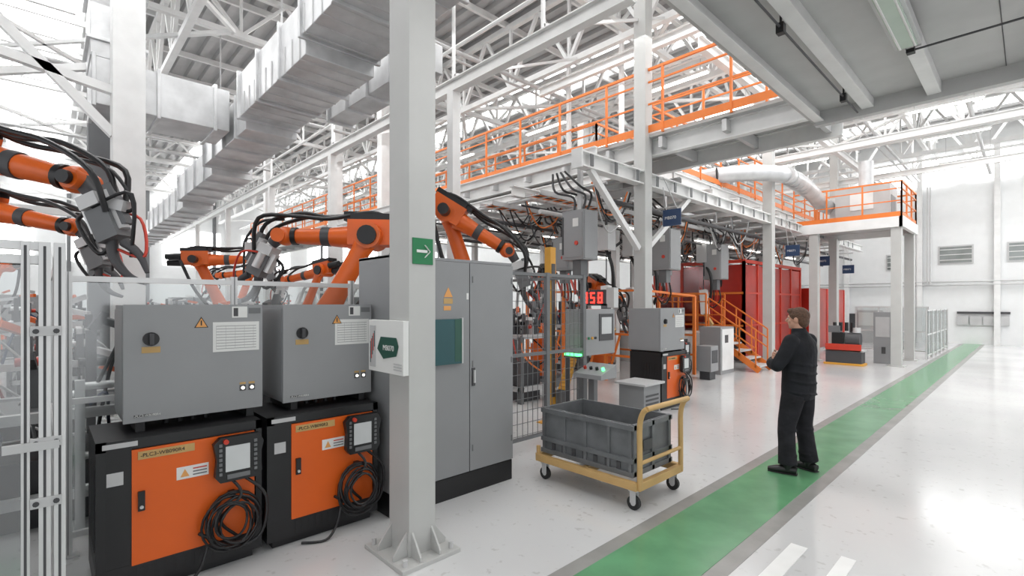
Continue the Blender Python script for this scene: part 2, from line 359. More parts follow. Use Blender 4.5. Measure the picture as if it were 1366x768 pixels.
lf=B('fluorescent_fixture'); lf.box(.1,.3,6.7,8.1,4.44,4.52,'steel'); lf.box(.12,.28,6.75,8.05,4.42,4.44,'lampoff'); lf.box(.16,.24,7.2,7.25,4.52,4.62,'steel'); lf.done(.004)
# ---------------------------------------------------------------- steel frame along aisle under the mezzanine
st=B('steel_gantry_frame')
st.ibeam((-5.15,6.37,4.2),(-5.15,26,4.2),.2,.26,'white',.025)
st.box(-5.26,-5.04,6.35,6.38,4.04,4.36,'white')
for i in range(26): st.box(-5.06,-5.045,6.6+i*.7,6.68+i*.7,4.1,4.3,'mgrey')
st.beam((-5.15,6.7,4.08),(-5.15,8.2,2.85),.1,.1,'white'); st.beam((-5.15,10.2,4.08),(-5.15,8.55,2.9),.09,.09,'white')
for x in (-7.6,-10.2,-13.5): st.ibeam((x,7.2,4.2),(x,26,4.2),.16,.22,'white')
y=6.9
while y<26:
    st.ibeam((-16,y,4.42),(-5.15,y,4.42),.12,.18,'white')
    if random.random()<.8: st.cyl((-14,y+.5,4.0),(-5.3,y+.5,4.0),.03,'steel',seg=8)
    y+=1.5
for x in (-7.6,-10.2,-13.5):
    for y in (11,16,21,26): st.beam((x,y,0),(x,y,4.1),.16,.16,'white')
for i in range(14):
    x=-5.5-i*.55; z=3.75+.25*math.sin(i*2.1)
    st.cyl((x,7.6,z),(x,26,z),.025 if i%3 else .05,'steel' if i%2 else 'dgrey',seg=8)
st.box(-16,-7.5,10.5,26,4.55,4.6,'steel')
st.done()
st=B('busbar_and_lamps')
for i in range(8):
    y=7.8+i*1.9
    for x in (-6.6,-9,-11.5): st.box(x-.06,x+.06,y,y+1.0,3.62,3.68,'white'); st.box(x-.04,x+.04,y+.03,y+.97,3.60,3.62,'lamp'); st.beam((x,y+.5,3.68),(x,y+.5,4.3),.015,.015,'steel')
st.done()
tr=B('cable_tray')
for x0 in (-6.9,-8.3):
    tr.box(x0,x0+.02,6.9,25,3.9,4.0,'steel'); tr.box(x0+.4,x0+.42,6.9,25,3.9,4.0,'steel')
    y=6.9
    while y<25: tr.box(x0,x0+.42,y,y+.03,3.9,3.92,'steel'); y+=.3
    for j in range(4): tr.tube([(x0+.08+j*.08,7,3.94),(x0+.1+j*.07,12,3.94),(x0+.08+j*.08,25,3.94)],.022,'black' if j%2 else 'railo',6)
tr.done()
random.seed(21)
cf=B('cable_festoon')
for i in range(46):
    x=-5.4-random.random()*4.5; y=7.2+random.random()*12; n_=random.choice([2,3,4]); dx=random.uniform(-.2,.2)
    for j in range(n_):
        dz=random.uniform(.3,.9)
        cf.tube([(x,y+.04*j,4.1),(x+dx,y+.3+.04*j,4.0-dz*.7),(x+dx,y+.6+.04*j,4.0-dz),(x,y+.95+.04*j,4.0-dz*.6),(x,y+1.2+.04*j,4.1)],.016,random.choice(['black','dgrey','black','steel','railo']),6,sub=4)
cf.done()
for i,(y,z) in enumerate([(8.85,3.48),(15.9,3.36),(19.0,3.24),(22.3,3.12)]):
    s=B('hanging_sign'); s.box(-5.0,-4.62,y,y+.02,z-.16,z+.16,'blue'); s.beam((-4.93,y+.01,z+.16),(-5.0,y+.01,4.1),.012,.012,'steel'); s.beam((-4.7,y+.01,z+.16),(-5.0,y+.01,4.3),.012,.012,'steel')
    o=s.done(); text('MB07%d'%i,(-4.96,y-.003,z-.03),.085,FY,'paper',o)
# ---------------------------------------------------------------- platform at the far end
pf=B('steel_platform')
pf.box(-5.3,-2.55,17.7,20.2,4.2,4.27,'deckm'); pf.box(-5.3,-2.5,17.62,17.72,4.0,4.3,'white'); pf.box(-2.58,-2.48,17.62,20.2,4.0,4.3,'white'); pf.box(-5.3,-2.5,20.1,20.2,4.0,4.3,'white')
for (x,y) in [(-2.66,17.8),(-2.66,20.0),(-4.75,17.8),(-4.75,20.0)]:
    pf.box(x-.12,x+.12,y-.12,y+.12,0,4.05,'col'); pf.box(x-.2,x+.2,y-.2,y+.2,0,.03,'col')
pf.box(-4.3,-2.9,18.3,19.5,4.28,5.45,'paper2'); pf.box(-4.5,-4.3,18.5,19.2,4.5,5.2,'galv'); pf.cyl((-3.6,18.9,5.45),(-3.6,18.9,6.3),.2,'galv')
pf.box(-2.9,-2.89,18.5,19.2,4.5,5.1,'mgrey'); pf.box(-3.9,-3.3,18.28,18.3,4.7,5.2,'white')
railing(pf,(-5.3,17.66,4.3),(-2.53,17.66,4.3),1.0,True,.9); railing(pf,(-2.53,17.66,4.3),(-2.53,20.2,4.3),1.0,True,.85); railing(pf,(-2.53,20.2,4.3),(-5.3,20.2,4.3),1.0,True,.9)
for y in (20.4,20.8): pf.beam((-5.4,y,0),(-5.4,y,5.2),.05,.05,'railo')
for i in range(15): pf.beam((-5.4,20.4,.3+i*.3),(-5.4,20.8,.3+i*.3),.03,.03,'railo')
pf.done()
# ---------------------------------------------------------------- red welding enclosure
en=B('welding_enclosure')
for y in [15.4+i*1.05 for i in range(6)]:
    en.box(-6.04,-5.96,y-.04,y+.04,0,3.1,'redl')
    if y<20: en.box(-6.01,-5.99,y+.04,y+1.01,.1,3.0,'red')
for x in [-9+i*1.0 for i in range(4)]:
    en.box(x-.04,x+.04,15.36,15.44,0,3.1,'redl')
    if x<-6.5: en.box(x+.04,x+.96,15.39,15.41,1.2,3.0,'plexir' if x<-7.5 else 'red')
en.box(-9,-6,15.36,15.44,3.05,3.15,'redl'); en.box(-6.04,-5.96,15.4,20.7,3.05,3.15,'redl'); en.box(-9.04,-8.96,15.4,20.7,0,3.1,'red'); en.box(-9,-6,20.65,20.7,0,3.1,'red')
for z in (1.1,2.1): en.box(-5.97,-5.95,15.4,20.5,z,z+.06,'redl'); en.box(-9,-6,15.34,15.36,z,z+.06,'railo')
en.box(-8.7,-6.4,16,19.5,0,.9,'mgrey'); en.done()
en=B('welding_enclosure')
for y in (21.5,22.8,24.1,25.4): en.box(-5.7,-5.62,y-.04,y+.04,0,2.4,'redl')
en.box(-5.68,-5.64,21.5,25.4,.1,2.4,'red'); en.box(-7,-5.6,21.46,21.54,.1,2.4,'red'); en.done()
# stairs
sr=B('access_stairs')
for i in range(5):
    x=-4.85-i*.26; sr.box(x-.28,x,13.5,14.3,.18*(i+1)-.04,.18*(i+1),'steel')
for y in (13.48,14.32):
    sr.beam((-4.85,y,.05),(-6.2,y,.98),.03,.16,'railo')
    for i in range(4): x=-4.95-i*.42; z=.12+.28*i; sr.beam((x,y,z),(x,y,z+1.0),.03,.03,'railo')
    for h in (.5,.75,1.0): sr.beam((-4.95,y,.12+h),(-6.2,y,.96+h),.03,.03,'railo')
sr.box(-9.5,-6.1,13.3,14.5,.9,.98,'white'); sr.box(-6.25,-6.15,13.3,14.5,0,.9,'white'); sr.box(-9.4,-6.1,13.3,13.35,0,.9,'white')
railing(sr,(-6.2,13.3,.98),(-9.5,13.3,.98),1.1,False,.8); railing(sr,(-6.2,14.5,.98),(-9.5,14.5,.98),1.1,False,.8); sr.done()
s=B('control_cabinet'); s.box(-5.95,-5.4,12.4,13.2,0,1.2,'grey2'); s.box(-5.4,-5.38,12.45,13.15,.1,1.15,'white'); s.box(-5.38,-5.375,12.6,12.8,.8,1.0,'dgrey')
s.done(.01)
s=B('control_cabinet'); s.box(-5.5,-5.15,11.3,11.7,.2,.8,'grey2'); s.box(-5.45,-5.2,11.35,11.65,0,.2,'dgrey'); s.box(-5.15,-5.14,11.35,11.65,.4,.7,'dgrey'); s.done(.01)
of=B('cell_guard_frame')
for x in (-9.5,-8.2,-6.9,-5.9):
    of.beam((x,9.6,0),(x,9.6,2.1),.07,.07,'railo'); of.beam((x,12.0,0),(x,12.0,2.0),.07,.07,'railo')
for z in (.6,1.1,2.1): of.beam((-9.5,9.6,z),(-5.9,9.6,z),.05,.05,'railo'); of.beam((-9.5,12,z-.1),(-5.9,12,z-.1),.05,.05,'railo')
for i in range(6): of.beam((-9.2+i*.6,9.6,.2),(-8.9+i*.6,9.6,1.1),.04,.04,'railo')
of.beam((-5.9,9.6,2.1),(-5.9,12,2.0),.05,.05,'railo'); of.done()
# ---------------------------------------------------------------- robots
def robot(base,u,S,E,W,ped=.0,tool='gun',sc_=1.0):
    b=B('industrial_robot'); u=V((u[0],u[1],0)).normalized(); z=V((0,0,1)); v=z.cross(u); bs=V((base[0],base[1],0))
    P=lambda h,s,zz: bs+u*h+v*s+z*zz
    k='rorange'; q=sc_
    if ped>0: b.beam(P(0,0,0),P(0,0,ped),.75*q,.75*q,'mgrey')
    b.cyl(P(0,0,ped),P(0,0,ped+.05),.42*q,'dgrey',seg=20); b.cyl(P(0,0,ped+.05),P(0,0,ped+.35*q),.30*q,k,.27*q,20)
    zt=S[1]-.3*q
    b.cyl(P(0,0,ped+.35*q),P(0,0,max(zt,ped+.4)),.34*q,k,.33*q,20); b.cyl(P(-.25*q,.1,zt-.2*q),P(-.25*q,.1,zt+.35*q),.1*q,'black')
    b.beam(P(S[0]*.4,0,zt-.05),P(S[0],0,S[1]),.46*q,.36*q,k,u)
    b.cyl(P(S[0],-.3*q,S[1]),P(S[0],.26*q,S[1]),.2*q,k,seg=20); b.cyl(P(S[0],-.5*q,S[1]),P(S[0],-.3*q,S[1]),.1*q,'black')
    s0=P(S[0],.16*q,S[1]); e0=P(E[0],.16*q,E[1]); mid=s0.lerp(e0,.5)
    b.tube([s0,s0.lerp(e0,.15),mid,s0.lerp(e0,.85),e0],[(.09*q,.19*q),(.09*q,.17*q),(.08*q,.13*q),(.08*q,.12*q),(.08*q,.15*q)],k,14,ref=v)
    b.cyl(P(E[0],-.18*q,E[1]),P(E[0],.27*q,E[1]),.165*q,k,seg=20); b.cyl(P(E[0],.27*q,E[1]),P(E[0],.30*q,E[1]),.12*q,'black'); b.cyl(P(E[0],-.2*q,E[1]),P(E[0],-.42*q,E[1]),.09*q,'black')
    Ep=P(E[0],0,E[1]);Wp=P(W[0],0,W[1]); f=(Wp-Ep).normalized(); n_=f.cross(v).normalized()
    if n_.z<0:n_=-n_
    rear=Ep-f*.18*q
    b.beam(rear-f*.1*q+n_*.05*q,Ep+f*.28*q+n_*.05*q,.34*q,.32*q,k,n_)
    b.beam(rear-f*.12*q+n_*.24*q,Ep+f*.25*q+n_*.24*q,.30*q,.10*q,'black',n_)
    for s_o,n_o in ((-.11,.08),(.11,.08),(0,-.06)): b.cyl(rear-f*.1*q+v*s_o*q+n_*n_o*q,rear-f*.42*q+v*s_o*q+n_*n_o*q,.085*q,'black',.07*q)
    b.tube([Ep+f*.2*q,Ep+f*.32*q,Ep.lerp(Wp,.5),Wp-f*.16*q],[.17*q,.145*q,.115*q,.095*q],k,16)
    b.cyl(Ep.lerp(Wp,.5)-f*.05,Ep.lerp(Wp,.5)+f*.06,.125*q,'dgrey'); b.cyl(Wp-f*.2*q,Wp-f*.14*q,.115*q,'black')
    b.ball(Wp-f*.05*q,.125*q,k); b.cyl(Wp-v*.14*q,Wp+v*.14*q,.09*q,k); b.cyl(Wp-v*.15*q,Wp-v*.2*q,.06*q,'black')
    b.beam(Ep+n_*.26*q-f*.1*q,Ep+n_*.26*q+f*.35*q,.2*q,.12*q,'black',n_)
    fl=(f*.5-z).normalized(); tp=Wp+f*.08+fl*.12*q; b.cyl(Wp+f*.02,tp,.085*q,'dgrey',.07*q)
    for i,(a_,c_) in enumerate(((.09,.3),(0,.36),(-.09,.32))):
        b.tube([Ep-f*.3*q+n_*.2*q+v*a_*q,Ep+n_*.31*q+v*a_*q,Ep.lerp(Wp,.45)+n_*(.22+.03*i)*q+v*a_*q,Ep.lerp(Wp,.8)+n_*(c_-.06)*q+v*a_*1.4*q,Wp+f*.22*q+n_*(.2-.05*i)*q+v*a_*2*q,tp+f*.12+fl*.15*q+v*a_*q],.026*q,'black',8,sub=5)
    b.tube([P(S[0]-.1,-.25*q,S[1]+.1),P((S[0]+E[0])/2-.28*q,-.3*q,(S[1]+E[1])/2),Ep-f*.3*q-v*.15*q],.035*q,'black',8,sub=5)
    if tool=='gun':
        g=tp+fl*.02; b.beam(g,g+fl*.12*q,.26*q,.18*q,'steel',f); c0=g+fl*.12*q
        b.beam(c0+f*.02,c0+f*.02+fl*.3*q,.2*q,.2*q,'mgrey',f); b.beam(c0-f*.1*q,c0-f*.1*q+fl*.26*q,.12*q,.1*q,'alu',f)
        a1=c0+fl*.3*q
        b.tube([a1-f*.02*q,a1+fl*.2*q-f*.08*q,a1+fl*.36*q-f*.02*q,a1+fl*.4*q+f*.14*q],[.05*q,.045*q,.035*q,.02*q],'dgrey',8,sub=4)
        b.tube([a1+f*.1*q,a1+f*.2*q+fl*.1*q,a1+f*.2*q+fl*.28*q],[.05*q,.035*q,.018*q],'dgrey',8,sub=3)
        b.beam(c0+f*.12*q-fl*.1*q,c0+f*.3*q-fl*.1*q,.14*q,.1*q,'steel'); b.beam(c0+f*.2*q-fl*.3*q,c0+f*.2*q+fl*.1*q,.09*q,.07*q,'mgrey',f)
        b.cyl(c0+f*.15*q-fl*.22*q,c0+f*.15*q+fl*.16*q,.055*q,'steel'); b.cyl(c0+v*.12*q,c0+v*.12*q+fl*.2*q,.05*q,'alu')
        b.tube([c0+v*.1*q,c0+f*.28*q+v*.12*q,c0+f*.25*q+fl*.4*q,a1+fl*.1*q],.014*q,'redl',6,sub=5); b.tube([c0-v*.1*q,c0+f*.32*q-v*.1*q+n_*.2*q,c0+f*.1*q+fl*.45*q],.016*q,'black',6,sub=5)
        b.tube([c0-v*.05*q,c0-f*.3*q+fl*.2*q,a1-f*.22*q+fl*.2*q,a1],.02*q,'black',6,sub=5); b.tube([c0,c0+f*.35*q-fl*.1*q,c0+f*.3*q-fl*.45*q,c0-fl*.5*q],.018*q,'black',6,sub=5)
    return b.done()
R=(.688,.725)
robot((-6.25,2.72),(-.688,-.725),(.22,1.35),(-.52,2.66),(.66,2.68),ped=.4,sc_=1.0)
robot((-6.3,5.2),R,(.1,1.4),(-.52,3.3),(.52,2.66),ped=.5,sc_=1.0)
robot((-7.05,-.89),R,(.15,1.5),(.35,3.22),(1.56,2.92),ped=.6,sc_=1.0)
robot((-9.14,-.92),R,(.15,1.5),(.4,2.98),(1.66,2.72),ped=.5,sc_=.9)
robot((-13.6,3.2),(.4,.9),(.1,1.3),(-.6,2.85),(.7,2.9),ped=.4)
robot((-12.3,4.7),(-1,-.4),(.1,1.3),(-.6,2.6),(.7,2.4),ped=.4,sc_=.9)
robot((-7.4,8.0),(.6,-.8),(.1,1.2),(-.3,2.4),(.7,2.1),ped=.2,sc_=.9)
robot((-7.9,10.8),(.9,-.4),(.1,1.1),(-.3,2.3),(.8,1.9),ped=.2,sc_=.9)
robot((-8.8,-3.3),(.7,.7),(.1,1.0),(.1,2.1),(1.1,1.9),ped=.2)
robot((-12.5,10.5),(.7,-.7),(.1,1.3),(-.2,2.6),(.9,2.3),ped=.3)
robot((-19.3,5),(-.688,-.725),(.1,1.3),(-.5,2.9),(.7,2.8),ped=.4)
robot((-21,-1.2),(-.688,-.725),(.1,1.3),(-.5,2.9),(.7,2.6),ped=.4)
# ---------------------------------------------------------------- robot controllers + boxes
def controller(x,y0,y1,dep,door,label,flip=0,full=True,xb=None):
    b=B('robot_controller'); zt=.97
    b.box(x-dep,x,y0,y1,.06,.2,'black'); b.box(x-dep+.03,x-.04,y0+.05,y1-.05,0,.06,'black')
    b.box(x-dep,x-.02,y0,y1,.2,zt,'blackm'); b.box(x-.02,x,y0,y0+.05,.2,zt,'black'); b.box(x-.02,x,y1-.04,y1,.2,zt,'black'); b.box(x-.02,x,y0,y1,zt-.06,zt,'black')
    b.box(x-.02,x+.004,y0+.17,y1-.05,.19,.90,'orange'); b.box(x-.02,x-.001,y0+.05,y0+.17,.2,zt-.06,'blackm')
    b.box(x+.004,x+.008,y0+.2,y0+.50,.835,.885,'brass'); b.box(x,x+.003,y0+.03,y0+.2,.925,.955,'paper2')
    b.box(x+.004,x+.02,y0+.20,y0+.235,.52,.64,'black'); b.cyl((x+.02,y0+.217,.545),(x+.03,y0+.217,.545),.01,'steel')
    b.box(x+.004,x+.007,y0+.40,y0+.58,.66,.74,'paper'); b.prism([(x+.008,y0+.42,.675),(x+.008,y0+.47,.675),(x+.008,y0+.445,.725)],(.001,0,0),'tri')
    for i in range(3): b.box(x+.007,x+.009,y0+.49,y0+.57,.675+i*.02,.683+i*.02,'redl' if i==2 else 'mgrey')
    b.box(x,x+.002,y0+.05,y0+.13,.70,.78,'paper2')
    for i in range(7): b.box(x-.1-i*.05,x-.08-i*.05,y0-.003,y0,.3,.8,'black')
    for i in range(12): b.box(x-.001,x+.002,y0+.2+i*.05,y0+.23+i*.05,.08,.17,'blackm')
    ny=y1-.30; nz_=.60
    b.box(x+.01,x+.03,ny+.05,ny+.2,nz_+.1,nz_+.26,'dgrey')
    out=[(ny+.02,nz_),(ny+.25,nz_),(ny+.28,nz_+.04),(ny+.27,nz_+.15),(ny+.29,nz_+.24),(ny+.26,nz_+.30),(ny+.02,nz_+.30),(ny-.02,nz_+.26),(ny,nz_+.15),(ny-.01,nz_+.04)]
    b.prism([(x+.03,a,c) for a,c in out],(.05,0,0),'black'); b.box(x+.08,x+.085,ny+.05,ny+.2,nz_+.07,nz_+.24,'screen')
    for i in range(7): b.box(x+.08,x+.088,ny+.225,ny+.245,nz_+.05+i*.032,nz_+.07+i*.032,'mgrey'); b.box(x+.08,x+.088,ny+.012,ny+.03,nz_+.05+i*.032,nz_+.07+i*.032,'mgrey')
    b.cyl((x+.08,ny+.05,nz_+.275),(x+.105,ny+.05,nz_+.275),.016,'redl'); b.box(x+.08,x+.086,ny+.06,ny+.2,nz_+.02,nz_+.05,'mgrey')
    random.seed(int(y0*100)); cy=ny+.10; cz=.33
    for j in range(8):
        rr=.205-.012*j+random.uniform(-.01,.01); ph=random.random()*6; oy=random.uniform(-.03,.03); oz=random.uniform(-.03,.02)
        pts=[(x+.05+.012*j*.8+.01*math.sin(3*t+ph),cy+oy+rr*.86*math.cos(t),cz+oz+rr*math.sin(t)) for t in [k_*math.pi/9 for k_ in range(19)]]
        b.tube(pts,.0085,'black',6)
    b.tube([(x+.05,ny+.1,nz_),(x+.1,ny+.14,.5),(x+.08,ny+.02,.36),(x+.06,ny+.12,.22)],.011,'black',6,sub=5)
    b.tube([(x+.05,ny+.18,nz_),(x+.09,ny+.3,.45),(x+.09,ny+.27,.2),(x+.06,ny+.1,.15),(x+.06,ny-.1,.3)],.011,'black',6,sub=5)
    b.tube([(x+.06,ny-.05,.2),(x+.09,ny-.1,.08),(x+.13,ny-.2,.015),(x+.05,ny-.35,.015)],.010,'black',6,sub=5)
    b.box(x+.004,x+.05,cy-.02,cy+.02,cz+.15,cz+.19,'black')
    o=b.done(.004); text(label,(x+.009,y0+.212,.849),.033,FX,'black',o); return o
controller(-3.8,.217,1.13,.62,0,'-PLC3-WB090R4')
controller(-3.8,1.165,2.04,.62,0,'-PLC3-WB090R2')
def wallbox(y0,y1,x=-3.95,dep=.5,z0=1.04,z1=1.79):
    b=B('electrical_box'); b.box(x-dep,x-.03,y0,y1,z0,z1,'grey2'); b.box(x-.027,x,y0-.004,y1+.004,z0-.004,z1+.004,'grey2'); b.box(x-.03,x-.027,y0+.01,y1-.01,z0+.01,z1-.01,'dgrey')
    b.box(x-dep-.002,x-.03,y0-.006,y0,z0+.03,z1-.03,'grey2')
    for y in (y0+.06,y1-.1): b.box(x-dep,x-.02,y,y+.05,.972,z0,'blackm')
    b.cyl((x,y0+.14,z1-.22),(x+.012,y0+.14,z1-.22),.045,'black'); b.box(x+.012,x+.04,y0+.128,y0+.152,z1-.255,z1-.185,'dgrey'); b.box(x,x+.003,y0+.09,y0+.19,z1-.31,z1-.27,'brass')
    yt=y0+.38; zt=z1-.12; b.prism([(x+.001,yt,zt-.035),(x+.001,yt+.085,zt-.035),(x+.001,yt+.0425,zt+.04)],(.002,0,0),'black'); b.prism([(x+.003,yt+.008,zt-.031),(x+.003,yt+.077,zt-.031),(x+.003,yt+.0425,zt+.031)],(.001,0,0),'tri'); b.box(x+.004,x+.005,yt+.038,yt+.046,zt-.02,zt+.015,'black')
    b.box(x,x+.003,y1-.32,y1-.02,z1-.33,z1-.12,'paper')
    for i in range(9): b.box(x+.003,x+.004,y1-.30,y1-.04,z1-.31+i*.02,z1-.307+i*.02,'mgrey')
    for i in range(5): b.box(x+.003,x+.004,y1-.30+i*.06,y1-.298+i*.06,z1-.31,z1-.15,'paper2')
    for i,yy in enumerate((y1-.13,y1-.07)): b.box(x,x+.006,yy-.02,yy+.02,z0+.13,z0+.17,'dgrey'); b.cyl((x+.006,yy,z0+.15),(x+.012,yy,z0+.15),.011,'ledw'); b.box(x,x+.003,yy-.02,yy+.02,z0+.175,z0+.19,'brass')
    b.box(x,x+.003,y1-.2,y1-.1,z1-.09,z1-.01,'paper'); b.box(x+.003,x+.004,y1-.19,y1-.16,z1-.08,z1-.02,'dgrey')
    b.box(x,x+.003,y1-.09,y1-.01,z1-.06,z1-.02,'mgrey'); b.box(x,x+.003,y0+.05,y0+.15,z0+.03,z0+.045,'dgrey')
    for i in range(4): b.cyl((x-.2,y0+.25+i*.08,z0-.068),(x-.2,y0+.25+i*.08,z0),.018,'black',seg=8)
    o=b.done(.005); text('-PLC3-WB090R4',(x+.004,y0+.05,z0+.03),.02,FX,'paper',o)
wallbox(.363,1.175); wallbox(1.33,2.055)
# tall cabinet
b=B('electrical_cabinet'); X=-3.66
b.box(X-.6,X-.02,2.1,3.49,0,.2,'black'); b.box(X-.6,X-.03,2.1,3.49,.2,2.21,'grey'); b.box(X-.6,X-.02,2.1,3.49,2.19,2.215,'grey'); b.box(X-.035,X-.028,2.1,3.49,.2,2.19,'dgrey')
for y0,y1 in ((2.105,2.915),(2.925,3.485)): b.box(X-.026,X,y0,y1,.215,2.185,'grey')
for y in (2.96,): b.box(X,X+.012,y-.015,y+.02,1.02,1.19,'dgrey'); b.box(X+.012,X+.03,y-.006,y+.012,1.05,1.17,'steel')
for y in (2.95,3.46):
    for z in (.4,1.2,2.0): b.box(X,X+.006,y,y+.01,z,z+.06,'mgrey')
b.prism([(X+.001,2.62,1.86),(X+.001,2.72,1.86),(X+.001,2.67,1.95)],(.003,0,0),'tri'); b.box(X,X+.003,2.62,2.72,1.80,1.85,'brass'); b.box(X,X+.003,2.62,2.7,1.74,1.78,'tri')
b.box(X,X+.003,2.88,2.905,1.84,1.9,'paper')
b.box(X,X+.035,2.5,2.80,1.25,1.66,'teal'); b.box(X+.035,X+.037,2.72,2.80,1.27,1.66,'dgreen'); b.box(X-.0,X+.04,2.8,2.815,1.25,1.67,'steel')
b.done(.004)
b=B('ventilation_grille_box'); b.box(-4.66,-4.5,2.3,2.62,1.6,1.95,'grey2')
b.box(-4.66,-4.6,2.45,2.5,0,1.6,'alu')
for i in range(7): b.box(-4.5,-4.49,2.33,2.6,1.64+i*.042,1.655+i*.042,'dgrey')
b.done()
# ---------------------------------------------------------------- safety fences
def fence(p0,p1,h=2.0,posts=3,rails=(.15,1.1,1.98),pw=.045,k='alu',panel='plexi'):
    b=B('safety_fence'); p0=V(p0);p1=V(p1)
    for i in range(posts):
        q=p0.lerp(p1,i/(posts-1)); b.beam(q,q+V((0,0,h)),pw,pw,k); b.beam(q,q+V((0,0,.01)),.12,.12,k)
        for s in (-1,1): b.beam(q+V((pw/2*s,0,.02)),q+V((pw/2*s,0,h)),.004,.012,'dgrey')
    for z in rails: b.beam(p0+V((0,0,z)),p1+V((0,0,z)),pw*.9,pw*.9,k)
    if panel: b.beam(p0+V((0,0,(rails[0]+rails[-1])/2)),p1+V((0,0,(rails[0]+rails[-1])/2)),.006,rails[-1]-rails[0]-.05,panel)
    return b
fence((-4.72,.12,0),(-4.72,3.3,0),2.03,4).done()
g=fence((-4.65,.05,0),(-3.3,.05,0),2.03,2); g.done()
g=B('safety_gate')
for y,wd in ((0.0,.042),(.052,.042),(-.065,.03)):
    g.box(-3.24,-3.2+.02,y-wd/2,y+wd/2,0,2.09,'alu')
    g.box(-3.181,-3.178,y-.005,y+.005,.02,2.07,'dgrey')
for z0 in (2.05,1.985): g.box(-3.23,-3.19,-1.6,-.02,z0,z0+.04,'alu')
g.box(-3.23,-3.19,-1.6,-.1,.12,.16,'alu'); g.box(-3.214,-3.208,-1.6,-.08,.16,1.98,'plexi'); g.box(-3.23,-3.19,-1.6,-1.56,0,2.09,'alu')
for z in (1.65,1.13,.85): g.box(-3.18,-3.17,-.05,.06,z,z+.045,'steel'); g.cyl((-3.17,-.03,z+.022),(-3.162,-.03,z+.022),.012,'dgrey',seg=8); g.cyl((-3.17,.04,z+.022),(-3.162,.04,z+.022),.012,'dgrey',seg=8)
g.box(-3.18,-3.16,-.14,.05,1.12,1.16,'steel')
g.done(.003)
b=B('mesh_guard')
for y in (3.95,4.7,5.45): b.box(-4.33,-4.27,y-.03,y+.03,0,2.2,'mgrey')
for z in (.12,1.15,2.15): b.box(-4.32,-4.28,3.95,5.45,z,z+.04,'mgrey')
y=3.99
while y<5.43: b.beam((-4.3,y,.15),(-4.3,y,2.15),.006,.006,'mgrey'); y+=.09
z=.18
while z<2.15: b.beam((-4.3,3.95,z),(-4.3,5.45,z),.006,.006,'mgrey'); z+=.15
b.beam((-4.3,5.45,2.17),(-6.2,5.45,2.17),.04,.04,'mgrey'); b.beam((-6.2,5.45,0),(-6.2,5.45,2.2),.05,.05,'mgrey')
b.done()
b=B('light_curtain_post'); b.box(-5.06,-4.94,5.48,5.6,.02,2.65,'yellow'); b.box(-4.94,-4.93,5.5,5.58,.4,2.4,'dgrey'); b.box(-5.15,-4.85,5.4,5.7,0,.02,'yellow')
b.done(.004)
b=B('shelf_rack')
for y in (3.6,4.05): 
    for x in (-5.2,-4.6): b.beam((x,y,0),(x,y,1.9),.04,.04,'mgrey')
for z in (.3,.75,1.2,1.6):
    b.box(-5.2,-4.6,3.6,4.05,z,z+.03,'steel')
    for i in range(3): b.box(-5.15+i*.18,-5.02+i*.18,3.65,3.98,z+.03,z+.2,('orange','dgrey','paper2')[i])
b.done()
# ---------------------------------------------------------------- bin cart
b=B('platform_cart')
X0,X1,Y0,Y1=-3.52,-2.33,3.70,4.46
for y in (Y0,Y1): b.beam((X0,y,.22),(X1,y,.22),.05,.07,'wood')
for x in (X0,X1,(X0+X1)/2): b.beam((x,Y0,.22),(x,Y1,.22),.05,.07,'wood')
for x in (X0+.08,X1-.06):
    for y in (Y0+.04,Y1-.04):
        b.box(x-.04,x+.04,y-.03,y+.03,.16,.19,'steel'); b.box(x-.03,x+.03,y-.025,y-.018,.06,.16,'steel'); b.box(x-.03,x+.03,y+.018,y+.025,.06,.16,'steel')
        b.cyl((x,y-.017,.062),(x,y+.017,.062),.062,'tyre',seg=20); b.cyl((x,y-.02,.062),(x,y+.02,.062),.025,'steel')
for y in (Y0+.02,Y1-.02):
    b.tube([(X1+.01,y,.2),(X1+.01,y,.5),(X1+.01,y,.75),(X1+.04,y,.86),(X1+.08,y,.9)],.024,'wood',10,sub=4)
b.tube([(X1+.08,Y0+.02,.9),(X1+.09,Y0+.2,.905),(X1+.09,Y1-.2,.905),(X1+.08,Y1-.02,.9)],.024,'wood',10,sub=4)
b.tube([(X1+.01,Y0+.02,.42),(X1+.01,Y1-.02,.42)],.018,'wood',8)
b.tube([(X0,Y0+.02,.22),(X0,Y0+.02,.33)],.022,'wood',8); b.done(.004)
b=B('stillage_bin'); x0,x1,y0,y1=-3.48,-2.42,3.76,4.4; z0,z1=.27,.73
b.box(x0,x1,y0,y1,z0,z0+.02,'binm')
b.box(x0,x0+.015,y0,y1,z0,z1,'binm'); b.box(x1-.015,x1,y0,y1,z0,z1,'binm'); b.box(x0,x1,y0,y0+.015,z0,z1,'binm'); b.box(x0,x1,y1-.015,y1,z0,z1,'binm')
for z in (z1-.05,z0+.12,z0): 
    b.box(x0-.02,x1+.02,y0-.025,y0,z,z+.045,'binm'); b.box(x0-.02,x1+.02,y1,y1+.025,z,z+.045,'binm'); b.box(x0-.02,x0,y0,y1,z,z+.045,'binm'); b.box(x1,x1+.02,y0,y1,z,z+.045,'binm')
for x in (x0,x0+.27,x0+.53,x0+.8,x1-.03): b.box(x,x+.03,y0-.018,y0,z0,z1,'binm'); b.box(x,x+.03,y1,y1+.018,z0,z1,'binm')
for y in (y0,y0+.3,y1-.04): b.box(x1,x1+.02,y,y+.04,z0,z1,'binm'); b.box(x0-.02,x0,y,y+.04,z0,z1,'binm')
for i in range(7): b.box(x0+.12+i*.13,x0+.16+i*.13,y0-.012,y0,z0+.03,z0+.11,'dgrey')
b.box(x1+.02,x1+.022,y0+.15,y0+.3,z0+.2,z0+.3,'dgrey'); b.done(.003)
